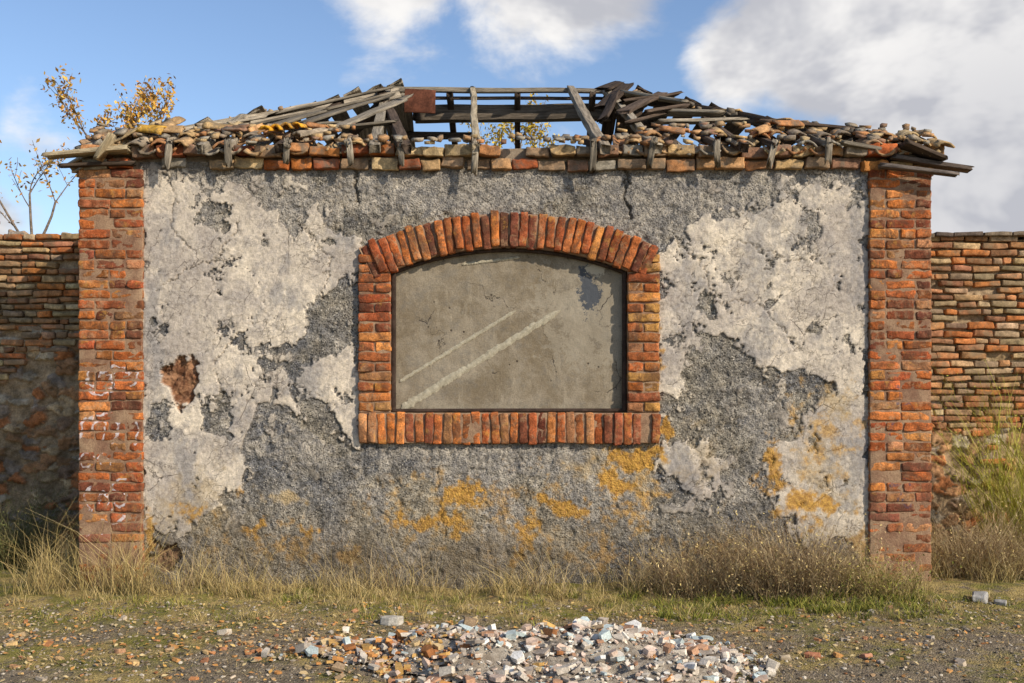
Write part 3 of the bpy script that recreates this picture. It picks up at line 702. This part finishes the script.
cov = t.math('MULTIPLY', t.math('MAXIMUM', nearw, t.step(n1_, .46, .60)), t.step(n2_, .33, .52))
c = t.mix(t.math('MULTIPLY', cov, .88), dirt, t.mix(t.step(t.noise(w, 3., 5, .6), .44, .58), straw, green))
t.put(b.inputs['Base Color'], c); t.put(b.inputs['Normal'], t.bump(t.math('ADD', n3, t.math('MULTIPLY', cell.outputs['Distance'], -.9)), .9, .012))
make_mesh("ground", np.stack([a_, b_, H], 1), q, mat=M_g)

ico = np.array([(0,0,-1),(.72,-.53,-.45),(-.28,-.85,-.45),(-.89,0,-.45),(-.28,.85,-.45),(.72,.53,-.45),(.28,-.85,.45),(-.72,-.53,.45),(-.72,.53,.45),(.28,.85,.45),(.89,0,.45),(0,0,1)])
icf = np.array([(0,1,2),(1,0,5),(0,2,3),(0,3,4),(0,4,5),(1,5,10),(2,1,6),(3,2,7),(4,3,8),(5,4,9),(1,10,6),(2,6,7),(3,7,8),(4,8,9),(5,9,10),(6,10,11),(7,6,11),(8,7,11),(9,8,11),(10,9,11)])
def stones(n, xr_, yr, s0, s1, pal, name, hfun, sink=.3, flat=.6, mat=M_grav, powr=2.5):
    xx = rng.uniform(*xr_, n); yy = rng.uniform(*yr, n); s_ = s0+(s1-s0)*rng.uniform(0,1,n)**powr
    z = hfun(xx, yy)
    P = ico[None]*rng.uniform(.65,1.2,(n,12,1))*s_[:,None,None]*np.stack([rng.uniform(.7,1.3,n), rng.uniform(.7,1.3,n), rng.uniform(flat*.6,flat*1.3,n)],1)[:,None,:]
    th = rng.uniform(0,6.28,n); cx_, sx_ = np.cos(th)[:,None], np.sin(th)[:,None]
    Q_ = np.stack([P[...,0]*cx_-P[...,1]*sx_, P[...,0]*sx_+P[...,1]*cx_, P[...,2]],-1)
    Q_ += np.stack([xx,yy,z+s_*flat*(1-sink)*.6],1)[:,None,:]
    F = (icf[None]+np.arange(n)[:,None,None]*12).reshape(-1,3)
    pal = np.array(pal); c_ = pal[rng.integers(0,len(pal),n)]*rng.uniform(.7,1.25,(n,1)); c_ = np.repeat(c_,12,0)
    V_ = Q_.reshape(-1,3)
    return make_mesh(name, V_, tris=F, mat=mat, cols=c_, locs=V_, smooth=False)
stones(13000, (-4.2,4.4), (-3.0,-.6), .003,.015, [(.20,.16,.12),(.28,.23,.17),(.36,.28,.19),(.12,.10,.07),(.40,.26,.14),(.42,.36,.28)], "gravel", gh)
stones(70, (-3.8,4.0), (-2.7,-.5), .012,.03, [(.34,.28,.21),(.24,.2,.15),(.40,.19,.10),(.42,.36,.28)], "loose_stones", gh)

lt = MB()
for i in range(3200):
    xx = U(-4,4); yy = U(-2.8,-.45) if R()<.6 else U(-2.2,-1.1)
    if xx > -.6 and R() < .5: continue
    s_ = U(.007,.022); z = float(gh(xx,yy))+.013
    col = random.choice([(.56,.31,.08),(.50,.24,.07),(.58,.40,.15),(.42,.20,.07),(.58,.44,.22),(.28,.17,.07),(.52,.39,.19)])
    M = rot(U(-.5,.5),U(-.5,.5),U(0,6.3)); P = np.array([(-1,0,0),(-.2,-.55,.12),(1,0,.05),(-.2,.6,.15)])*s_
    lt.add(P@M.T+np.array((xx,yy,z)), q=np.array([(0,1,2,3)]), col=col)
lt.build("fallen_leaves", M_leafy)

fb = MB()
def frag(mb, xx, yy, s_, col, flat=.5, h=0., tilt=.25):
    mb.box((xx,yy,float(gh(xx,yy))+s_*flat*.7+h), (s_,s_*U(.55,.95),s_*flat), s_*.16, rot(U(-tilt,tilt),U(-tilt,tilt),U(0,6.3)), col, s_*.2, .9/s_*.8, (7,7,6))
def gp(px, py):
    d = 1.5*995/(py-390); return (px-512)*d/995, d-7.66
for (px, py, s_, col) in [(392,622,.085,(.44,.40,.33)),(225,632,.05,(.5,.42,.32)),(120,648,.04,(.4,.22,.12)),(812,652,.06,(.42,.17,.09)),(645,655,.05,(.4,.18,.1)),(785,655,.04,(.38,.3,.2)),(866,655,.04,(.42,.2,.12)),
        (705,610,.035,(.4,.3,.2)),(980,602,.09,(.33,.31,.28)),(1000,604,.05,(.3,.28,.25)),(740,650,.035,(.42,.2,.1)),(60,655,.03,(.4,.25,.12)),(170,650,.035,(.45,.3,.16)),(205,660,.03,(.36,.16,.08)),(930,640,.03,(.35,.3,.25)),(300,655,.04,(.45,.25,.12)),
        (310,640,.03,(.5,.4,.3)),(355,612,.03,(.4,.2,.1)),(20,630,.04,(.4,.28,.15)),(890,610,.03,(.4,.2,.12)),(430,612,.03,(.42,.38,.3)),(15,663,.03,(.36,.2,.1)),(250,640,.028,(.5,.3,.14)),(960,660,.03,(.3,.25,.2)),(690,640,.03,(.5,.45,.4))]:
    xx, yy = gp(px, py); frag(fb, xx, yy, s_*.75, col, U(.3,.5))
for i in range(330):
    xx = U(-3.6,3.6); yy = U(-2.6,-.9) if R()<.6 else random.gauss(-1.75,.25); s_ = U(.010,.026) if R()<.88 else U(.03,.045)
    if xx > .8 and R() < .5: continue
    fb.shard((xx,yy,float(gh(xx,yy))+.008), s_, s_*U(.12,.3), rot(U(-.3,.3),U(-.3,.3),U(0,6.3)), random.choice([(.52,.26,.09),(.46,.20,.08),(.58,.38,.17),(.46,.37,.27),(.40,.18,.08)]))
fb.build("brick_fragments", M_rub, smooth=False)

# rubble pile
rp = empty("rubble_pile")
PC = (.30,-2.10)
def mound(x, y):
    d = np.sqrt(((x-PC[0])/1.0)**2+((y-PC[1])/.70)**2); d2 = np.sqrt(((x+.72)/.5)**2+((y+2.05)/.38)**2)
    m = .215*np.clip(1-d,0,1)**.75 + .07*np.clip(1-d2,0,1)
    return gh(x,y)+m*(1+.6*fbm2(x*4,y*4,4,800))
mx, my = np.meshgrid(np.arange(-1.4,1.5,.018), np.arange(-2.95,-1.35,.018), indexing='ij'); a_, b_ = mx.ravel(), my.ravel()
mh = mound(a_,b_)-.006+.012*fbm2(a_*25,b_*25,3,810,.7); n1,n2 = mx.shape; ii = np.arange(n1*n2).reshape(n1,n2)
q = np.stack([ii[:-1,:-1], ii[1:,:-1], ii[1:,1:], ii[:-1,1:]], -1).reshape(-1,4)
q = q[(mound(a_,b_)-gh(a_,b_))[q[:,0]] > .018]
M_dust = simple_mat("rubble_dust", (.28,.22,.16), (.58,.50,.39), 12., .9, .02)
make_mesh("rubble_base", np.stack([a_,b_,mh],1), q, mat=M_dust, parent=rp)
ch = MB(); cnt = 0
while cnt < 4200:
    if R() < .84: r_ = R()**.6*1.15; a = U(0,6.283); xx = PC[0]+1.0*r_*math.cos(a); yy = PC[1]+.70*r_*math.sin(a)
    else: xx = -.72+random.gauss(0,.28); yy = -2.05+random.gauss(0,.18)
    if yy < -3: continue
    left = sstep(-.05,-.5,np.array([xx]))[0]
    if R() < .06+left*.5: col = random.choice([(.54,.25,.08),(.58,.34,.11),(.46,.19,.07),(.56,.40,.20),(.36,.25,.15)])
    else: col = random.choice([(.70,.64,.54),(.62,.53,.42),(.72,.68,.61),(.58,.42,.31),(.66,.50,.39),(.48,.27,.16),(.50,.56,.53),(.48,.41,.33),(.66,.57,.45),(.40,.33,.26),(.58,.50,.40)])
    rr_ = R(); s_ = U(.005,.013) if rr_<.58 else (U(.013,.028) if rr_<.9 else U(.03,.06))
    k = U(.75,1.1); col = tuple(min(.78,c0*k) for c0 in col)
    z = float(mound(np.array([xx]),np.array([yy]))[0])
    th = min(.011, s_*U(.12,.3)) if R()<.8 else s_*U(.25,.5)
    ch.shard((xx,yy,z+th*.6+U(0,.012)), s_, th, rot(random.gauss(0,.28),random.gauss(0,.28),U(0,6.3)), col)
    cnt += 1
ch.build("chunks", M_rub, rp, smooth=False)

# ------------------------------------------------------------------ vegetation
def blades(px_, py_, h, w_, lean, cols, name=None, mb=None, z0=None, curl=1., spread=None, seg=4):
    n = len(px_); z0 = gh(px_, py_) if z0 is None else z0
    th = rng.uniform(0, 2*np.pi, n); dx, dy = np.cos(th), np.sin(th)
    if spread is not None: dx, dy = spread
    ph = rng.uniform(0, np.pi, n); wx_, wy_ = np.cos(ph), np.sin(ph)
    V_ = np.zeros((n, seg*2, 3)); k1 = rng.uniform(-.15,.15,(n,2))
    for i in range(seg):
        tt = i/(seg-1); wd = w_*(1-tt*.85)
        cx_ = px_+dx*lean*h*(tt**(1+curl))+k1[:,0]*h*math.sin(tt*5); cy_ = py_+dy*lean*h*(tt**(1+curl))+k1[:,1]*h*math.sin(tt*4)
        cz = z0-.01+h*tt*np.sqrt(np.clip(1-(lean*tt)**2*.45,.1,1))
        V_[:,2*i] = np.stack([cx_-wx_*wd, cy_-wy_*wd, cz],1); V_[:,2*i+1] = np.stack([cx_+wx_*wd, cy_+wy_*wd, cz],1)
    base = np.arange(n)[:,None]*(seg*2)
    Q_ = np.concatenate([base+np.array([2*i,2*i+1,2*i+3,2*i+2]) for i in range(seg-1)],0)
    C_ = np.repeat(cols, seg*2, 0)
    tt = np.tile(np.repeat(np.linspace(.65,1.1,seg),2), n)[:,None]
    v_ = V_.reshape(-1,3); mb.add(v_, q=Q_, col=C_*tt, loc=v_)
straw_p = np.array([(.58,.43,.18),(.66,.51,.25),(.48,.34,.13),(.38,.27,.12),(.50,.38,.14),(.28,.22,.08)])
green_p = np.array([(.19,.20,.035),(.28,.27,.05),(.14,.16,.03),(.38,.33,.07)])
brown_p = np.array([(.34,.23,.12),(.44,.32,.17),(.24,.15,.08),(.54,.41,.22)])
def pick(p, n): return p[rng.integers(0,len(p),n)]*rng.uniform(.75,1.2,(n,1))
g = MB()
def clumps(nc, fx, fy, hr, nb, pal, wr=(.0012,.0028), leanr=(.2,.9), rad=.05):
    for i in range(nc):
        cx_, cy_ = fx(), fy(); n = int(nb*U(.5,1.4)); rr = rad*U(.6,1.5)
        ang = rng.uniform(0,6.28,n); r_ = rr*np.sqrt(rng.uniform(0,1,n))
        X_ = cx_+r_*np.cos(ang); Y_ = cy_+r_*np.sin(ang); hh = U(*hr)*rng.uniform(.4,1.15,n)
        blades(X_, Y_, hh, rng.uniform(*wr,n), rng.uniform(*leanr,n), pick(pal,n), mb=g, spread=(np.cos(ang+rng.normal(0,.6,n)),np.sin(ang+rng.normal(0,.6,n))))
clumps(170, lambda: U(-2.9,3.1), lambda: U(-.5,-.08), (.05,.20), 24, straw_p)
clumps(120, lambda: U(-3.6,3.4), lambda: U(-1.1,-.3), (.04,.11), 34, straw_p)
clumps(85, lambda: random.choice([U(px2x(150),px2x(290)),U(px2x(330),px2x(450)),U(px2x(490),px2x(580)),U(px2x(600),px2x(720))]), lambda: U(-.45,-.07), (.20,.46), 15, np.vstack([brown_p,straw_p]), leanr=(.1,1.2), rad=.08)
clumps(34, lambda: U(-3.7,-2.7), lambda: U(-.4,-.05), (.3,.70), 24, straw_p, leanr=(.2,1.2), rad=.07)
clumps(14, lambda: U(-4.1,-3.4), lambda: U(.1,1.1), (.3,.55), 30, straw_p)
clumps(190, lambda: U(-4.3,4.3), lambda: U(-2.4,-.55), (.02,.06), 20, straw_p, rad=.07)
clumps(100, lambda: U(1.0,2.9), lambda: U(-1.1,-.55), (.04,.10), 38, green_p, wr=(.002,.005), rad=.07)
clumps(70, lambda: U(-3.2,3.4), lambda: U(-1.2,-.3), (.03,.08), 30, green_p, wr=(.002,.004), rad=.06)
clumps(40, lambda: U(3.2,4.4), lambda: U(-.1,1.), (.2,.4), 34, straw_p)
clumps(14, lambda: U(-.75,-.2), lambda: U(-2.0,-1.85), (.04,.09), 35, np.array([(.42,.32,.05),(.5,.38,.08),(.24,.22,.05)]), rad=.05)
n = 16000; X_ = rng.uniform(-4.3,4.4,n); Y_ = -.45-rng.exponential(.7,n); ok = Y_ > -2.9; X_, Y_ = X_[ok], Y_[ok]
keep = fbm2(X_*2, Y_*2, 3, 950) > -.2; X_, Y_ = X_[keep], Y_[keep]; n = len(X_)
blades(X_, Y_, rng.uniform(.012,.05,n), rng.uniform(.001,.002,n), rng.uniform(.6,2.0,n), pick(straw_p,n), mb=g, seg=3)
g.build("dry_grass", M_leafy)

def bush(name, cx_, cy_, rx, ry, h, n, pal, upright=.0, w_=(.0012,.003), leaf=0, leafpal=None, side=2.5):
    mb = MB()
    bxp = cx_+rng.normal(0,rx*.35,n); byp = cy_+rng.normal(0,ry*.35,n); ang = np.arctan2((byp-cy_)/ry,(bxp-cx_)/rx)+rng.normal(0,.7,n)
    lean = rng.uniform(.2,1.2,n)*(1-upright); hh = h*rng.uniform(.35,1.05,n)
    dome = np.clip(1.1-.5*np.hypot((bxp-cx_)/rx,(byp-cy_)/ry)+.25*fbm2(bxp*6,byp*6,2,77),.3,1.15); hh *= dome
    blades(bxp, byp, hh, rng.uniform(*w_,n), lean, pick(pal,n), mb=mb, spread=(np.cos(ang),np.sin(ang)), seg=6, curl=.5)
    v = mb.v[0].reshape(n,12,3)
    m = int(n*side); pi_ = rng.integers(0,n,m); li = rng.integers(1,5,m)*2; P0 = v[pi_,li]
    blades(P0[:,0], P0[:,1], h*rng.uniform(.08,.3,m), rng.uniform(.0008,.0018,m), rng.uniform(.4,1.6,m)*(1-upright*.6), pick(pal,m), mb=mb, z0=P0[:,2], seg=4, curl=.3)
    if leaf:
        pi_ = rng.integers(0,n,leaf); li = rng.integers(3,12,leaf); P0 = v[pi_,li]+rng.normal(0,.02,(leaf,3)); s_ = rng.uniform(.005,.014,leaf)
        a1 = rng.normal(0,1,(leaf,3)); a1 /= np.linalg.norm(a1,axis=1,keepdims=True); a2 = np.cross(a1, rng.normal(0,1,(leaf,3))); a2 /= np.linalg.norm(a2,axis=1,keepdims=True)
        V_ = np.stack([P0-a1*s_[:,None], P0-a2*s_[:,None]*.4, P0+a1*s_[:,None], P0+a2*s_[:,None]*.4],1).reshape(-1,3)
        mb.add(V_, q=np.arange(leaf*4).reshape(-1,4), col=np.repeat(pick(leafpal if leafpal is not None else pal,leaf),4,0), loc=V_)
    return mb.build(name, M_leafy)
bush("dry_bush", 2.05, -.42, .62, .28, .60, 1300, brown_p, leaf=2500, leafpal=straw_p)
bush("dry_bush.001", 1.35, -.35, .42, .22, .46, 700, brown_p, leaf=1200, leafpal=straw_p)
bush("dry_bush.002", 3.75, .35, .5, .35, .58, 1100, brown_p, leaf=1500, leafpal=straw_p)
bush("dry_bush.003", 2.6, -.5, .38, .22, .34, 700, straw_p, leaf=1500, leafpal=green_p)
bush("green_shrub", 4.45, 1.0, .24, .16, 1.85, 330, np.array([(.42,.40,.05),(.54,.48,.08),(.30,.30,.04),(.52,.42,.12)]), upright=.45, w_=(.003,.006), leaf=1800, leafpal=np.array([(.42,.40,.05),(.54,.48,.08),(.28,.28,.05)]), side=5)
bush("green_shrub.001", -4.35, .9, .4, .35, .7, 700, np.array([(.13,.13,.05),(.22,.18,.08),(.10,.10,.04)]), leaf=3000, leafpal=np.array([(.11,.12,.04),(.18,.17,.06)]))

def tube(mb, p0, p1, r0, r1, col):
    p0 = np.array(p0); p1 = np.array(p1); d = p1-p0; L = np.linalg.norm(d); d = d/L
    a = np.cross(d, (0,0,1) if abs(d[2])<.9 else (1,0,0)); a /= np.linalg.norm(a); b_ = np.cross(d,a)
    k = 6; th = np.arange(k)*2*np.pi/k; ring = np.cos(th)[:,None]*a+np.sin(th)[:,None]*b_
    V_ = np.vstack([p0+ring*r0, p1+ring*r1]); Q_ = np.array([(i,(i+1)%k,k+(i+1)%k,k+i) for i in range(k)])
    mb.add(V_, q=Q_, col=col)
def tree(name, base, fork_z, height, spread, leafpal, nleaf, seed, lean=(0,0), lsz=(.018,.045), stems=(-.5,.05,.6)):
    root = empty(name); mb = MB(); tips = []; rs = random.Random(seed)
    def grow(p, d, L, r, depth):
        n = 4
        for i in range(n):
            d2 = Vector(d)+Vector((rs.uniform(-.14,.14),rs.uniform(-.14,.14),rs.uniform(-.03,.1))); d2.normalize()
            q_ = Vector(p)+d2*(L/n); rr = r*.9
            tube(mb, p, q_, r, rr, (.20,.15,.11)); p, r, d = q_, rr, d2
            if depth < 3 and i >= 1 and rs.random() < .6:
                a = rs.uniform(0,6.28); s_ = Vector((math.cos(a),math.sin(a)*.8,.45+rs.random()*.5)); grow(p, (Vector(d)*.5+s_*spread).normalized(), L*rs.uniform(.4,.65), max(r*.5,.004), depth+1)
            if depth >= 2: tips.append(tuple(p))
        if depth < 3:
            for k in range(2):
                a = rs.uniform(0,6.28); s_ = Vector((math.cos(a),math.sin(a)*.8,.5)); grow(p, (Vector(d)+s_*spread).normalized(), L*rs.uniform(.5,.75), max(r*.65,.004), depth+1)
    p0 = Vector(base); p1 = Vector((base[0]+lean[0], base[1]+lean[1], fork_z))
    tube(mb, p0, (p0+p1)/2+Vector((.03,0,0)), .05, .038, (.2,.15,.11)); tube(mb, (p0+p1)/2+Vector((.03,0,0)), p1, .038, .028, (.2,.15,.11))
    for k, a in enumerate(stems):
        grow(p1, Vector((a,rs.uniform(-.3,.3),1)).normalized(), height*(1,1.1,.95,1.)[k], .02, 1)
    mb.build("trunk_and_limbs", M_wood, root)
    T = np.array(tips); r2 = np.random.default_rng(seed); P0 = T[r2.integers(0,len(T),nleaf)]+r2.normal(0,.05,(nleaf,3)); s_ = r2.uniform(*lsz,nleaf)[:,None]
    a1 = r2.normal(0,1,(nleaf,3)); a1 /= np.linalg.norm(a1,axis=1,keepdims=True); a2 = np.cross(a1, r2.normal(0,1,(nleaf,3))); a2 /= np.linalg.norm(a2,axis=1,keepdims=True)
    V_ = np.stack([P0-a1*s_, P0-a2*s_*.45, P0+a1*s_, P0+a2*s_*.45],1).reshape(-1,3); lm = MB()
    lm.add(V_, q=np.arange(nleaf*4).reshape(-1,4), col=np.repeat(pick(leafpal,nleaf),4,0), loc=V_); lm.build("leaves", M_leafy, root)
lp = np.array([(.56,.30,.05),(.48,.23,.05),(.60,.40,.10),(.38,.22,.06)])
tree("bare_tree", (-5.0,5.0,0), 4.15, .70, .7, lp, 1500, 4, stems=(-.5,-.12,.25,.6))
tree("bare_tree.001", (-6.1,5.0,0), 3.2, .8, .8, lp*.8, 420, 9)
tree("bare_tree.002", (.1,7.0,0), 4.3, .75, .9, np.array([(.6,.42,.05),(.5,.34,.05)]), 1200, 15)

# ------------------------------------------------------------------ light, sky, camera
el, az = math.radians(30), math.radians(52)
s = Vector((math.cos(el)*math.sin(az), -math.cos(el)*math.cos(az), math.sin(el)))
sun = bpy.data.lights.new("sun", 'SUN'); sun.energy = 5.0; sun.angle = math.radians(.5); sun.color = (1., .91, .77)
so = bpy.data.objects.new("sun", sun); scene.collection.objects.link(so); so.rotation_euler = (-s).to_track_quat('-Z','Y').to_euler()
wl = bpy.data.worlds.new("World"); scene.world = wl; wl.use_nodes = True; t = NT(wl.node_tree); bg = wl.node_tree.nodes['Background']
sky = t.n('ShaderNodeTexSky', sky_type='NISHITA'); sky.sun_disc = False; sky.sun_elevation = el; sky.sun_rotation = math.atan2(s.x, s.y); sky.air_density = 1.; sky.dust_density = .6; sky.ozone_density = 1.5
dv = t.n('ShaderNodeTexCoord').outputs['Generated']
def pd(px, py): v = Vector(((px-512)/995., 1, (390-py)/995.)).normalized(); return tuple(v)
dens = None
for (px, py, r_, s_) in [(400,-20,.12,.65),(530,-5,.13,.85),(600,-40,.12,.7),(500,35,.06,.5),(740,60,.09,.9),(810,30,.13,1.1),(930,20,.15,.9),(980,90,.14,1.2),(1010,180,.15,1.2),(900,110,.10,.8),(1080,120,.3,1.2),(870,170,.07,.4),(20,120,.10,.6),(-60,200,.15,.7)]:
    d = t.vm('DISTANCE', dv, pd(px, py)); k = t.step(d, r_, 0., 0., s_); dens = k if dens is None else t.math('MAXIMUM', dens, k)
sv_ = t.vm('MULTIPLY', dv, (1., 1., 1.5))
nz1 = t.noise(sv_, 5.5, 6, .6, .25); nz2 = t.noise(t.vm('ADD', sv_, (.35,.1,.25)), 4.5, 5, .6, .2)
gen = t.step(t.noise(t.vm('ADD', sv_, (3.1,1.7,.4)), 1.4, 3, .6), .52, .72, 0., .25)
dsum = t.math('ADD', t.math('MAXIMUM', dens, gen), t.math('MULTIPLY', t.math('SUBTRACT', nz1, .5), 1.9))
cl = t.step(dsum, .18, .66)
far = t.step(t.vm('DISTANCE', dv, pd(1010,190)), .22, .05)
shade = t.math('ADD', t.step(nz2, .38, .60), t.math('MULTIPLY', far, -.6), clamp=True)
ccol = t.mix(shade, (5.3,5.4,5.9), (9.8,9.6,9.4))
skyc = t.mix(1., sky.outputs[0], (1.55,1.60,1.72), 'MULTIPLY')
t.put(bg.inputs['Color'], t.mix(cl, skyc, ccol)); bg.inputs['Strength'].default_value = .1

cam = bpy.data.cameras.new("camera"); co = bpy.data.objects.new("camera", cam); scene.collection.objects.link(co)
co.location = (0,-7.66,1.5); co.rotation_euler = (math.pi/2,0,0); cam.lens = 35; cam.sensor_width = 36; cam.shift_y = .047; cam.clip_end = 3000; cam.clip_start = .05
scene.camera = co
scene.view_settings.view_transform = 'Standard'; scene.view_settings.look = 'None'; scene.view_settings.exposure = 0
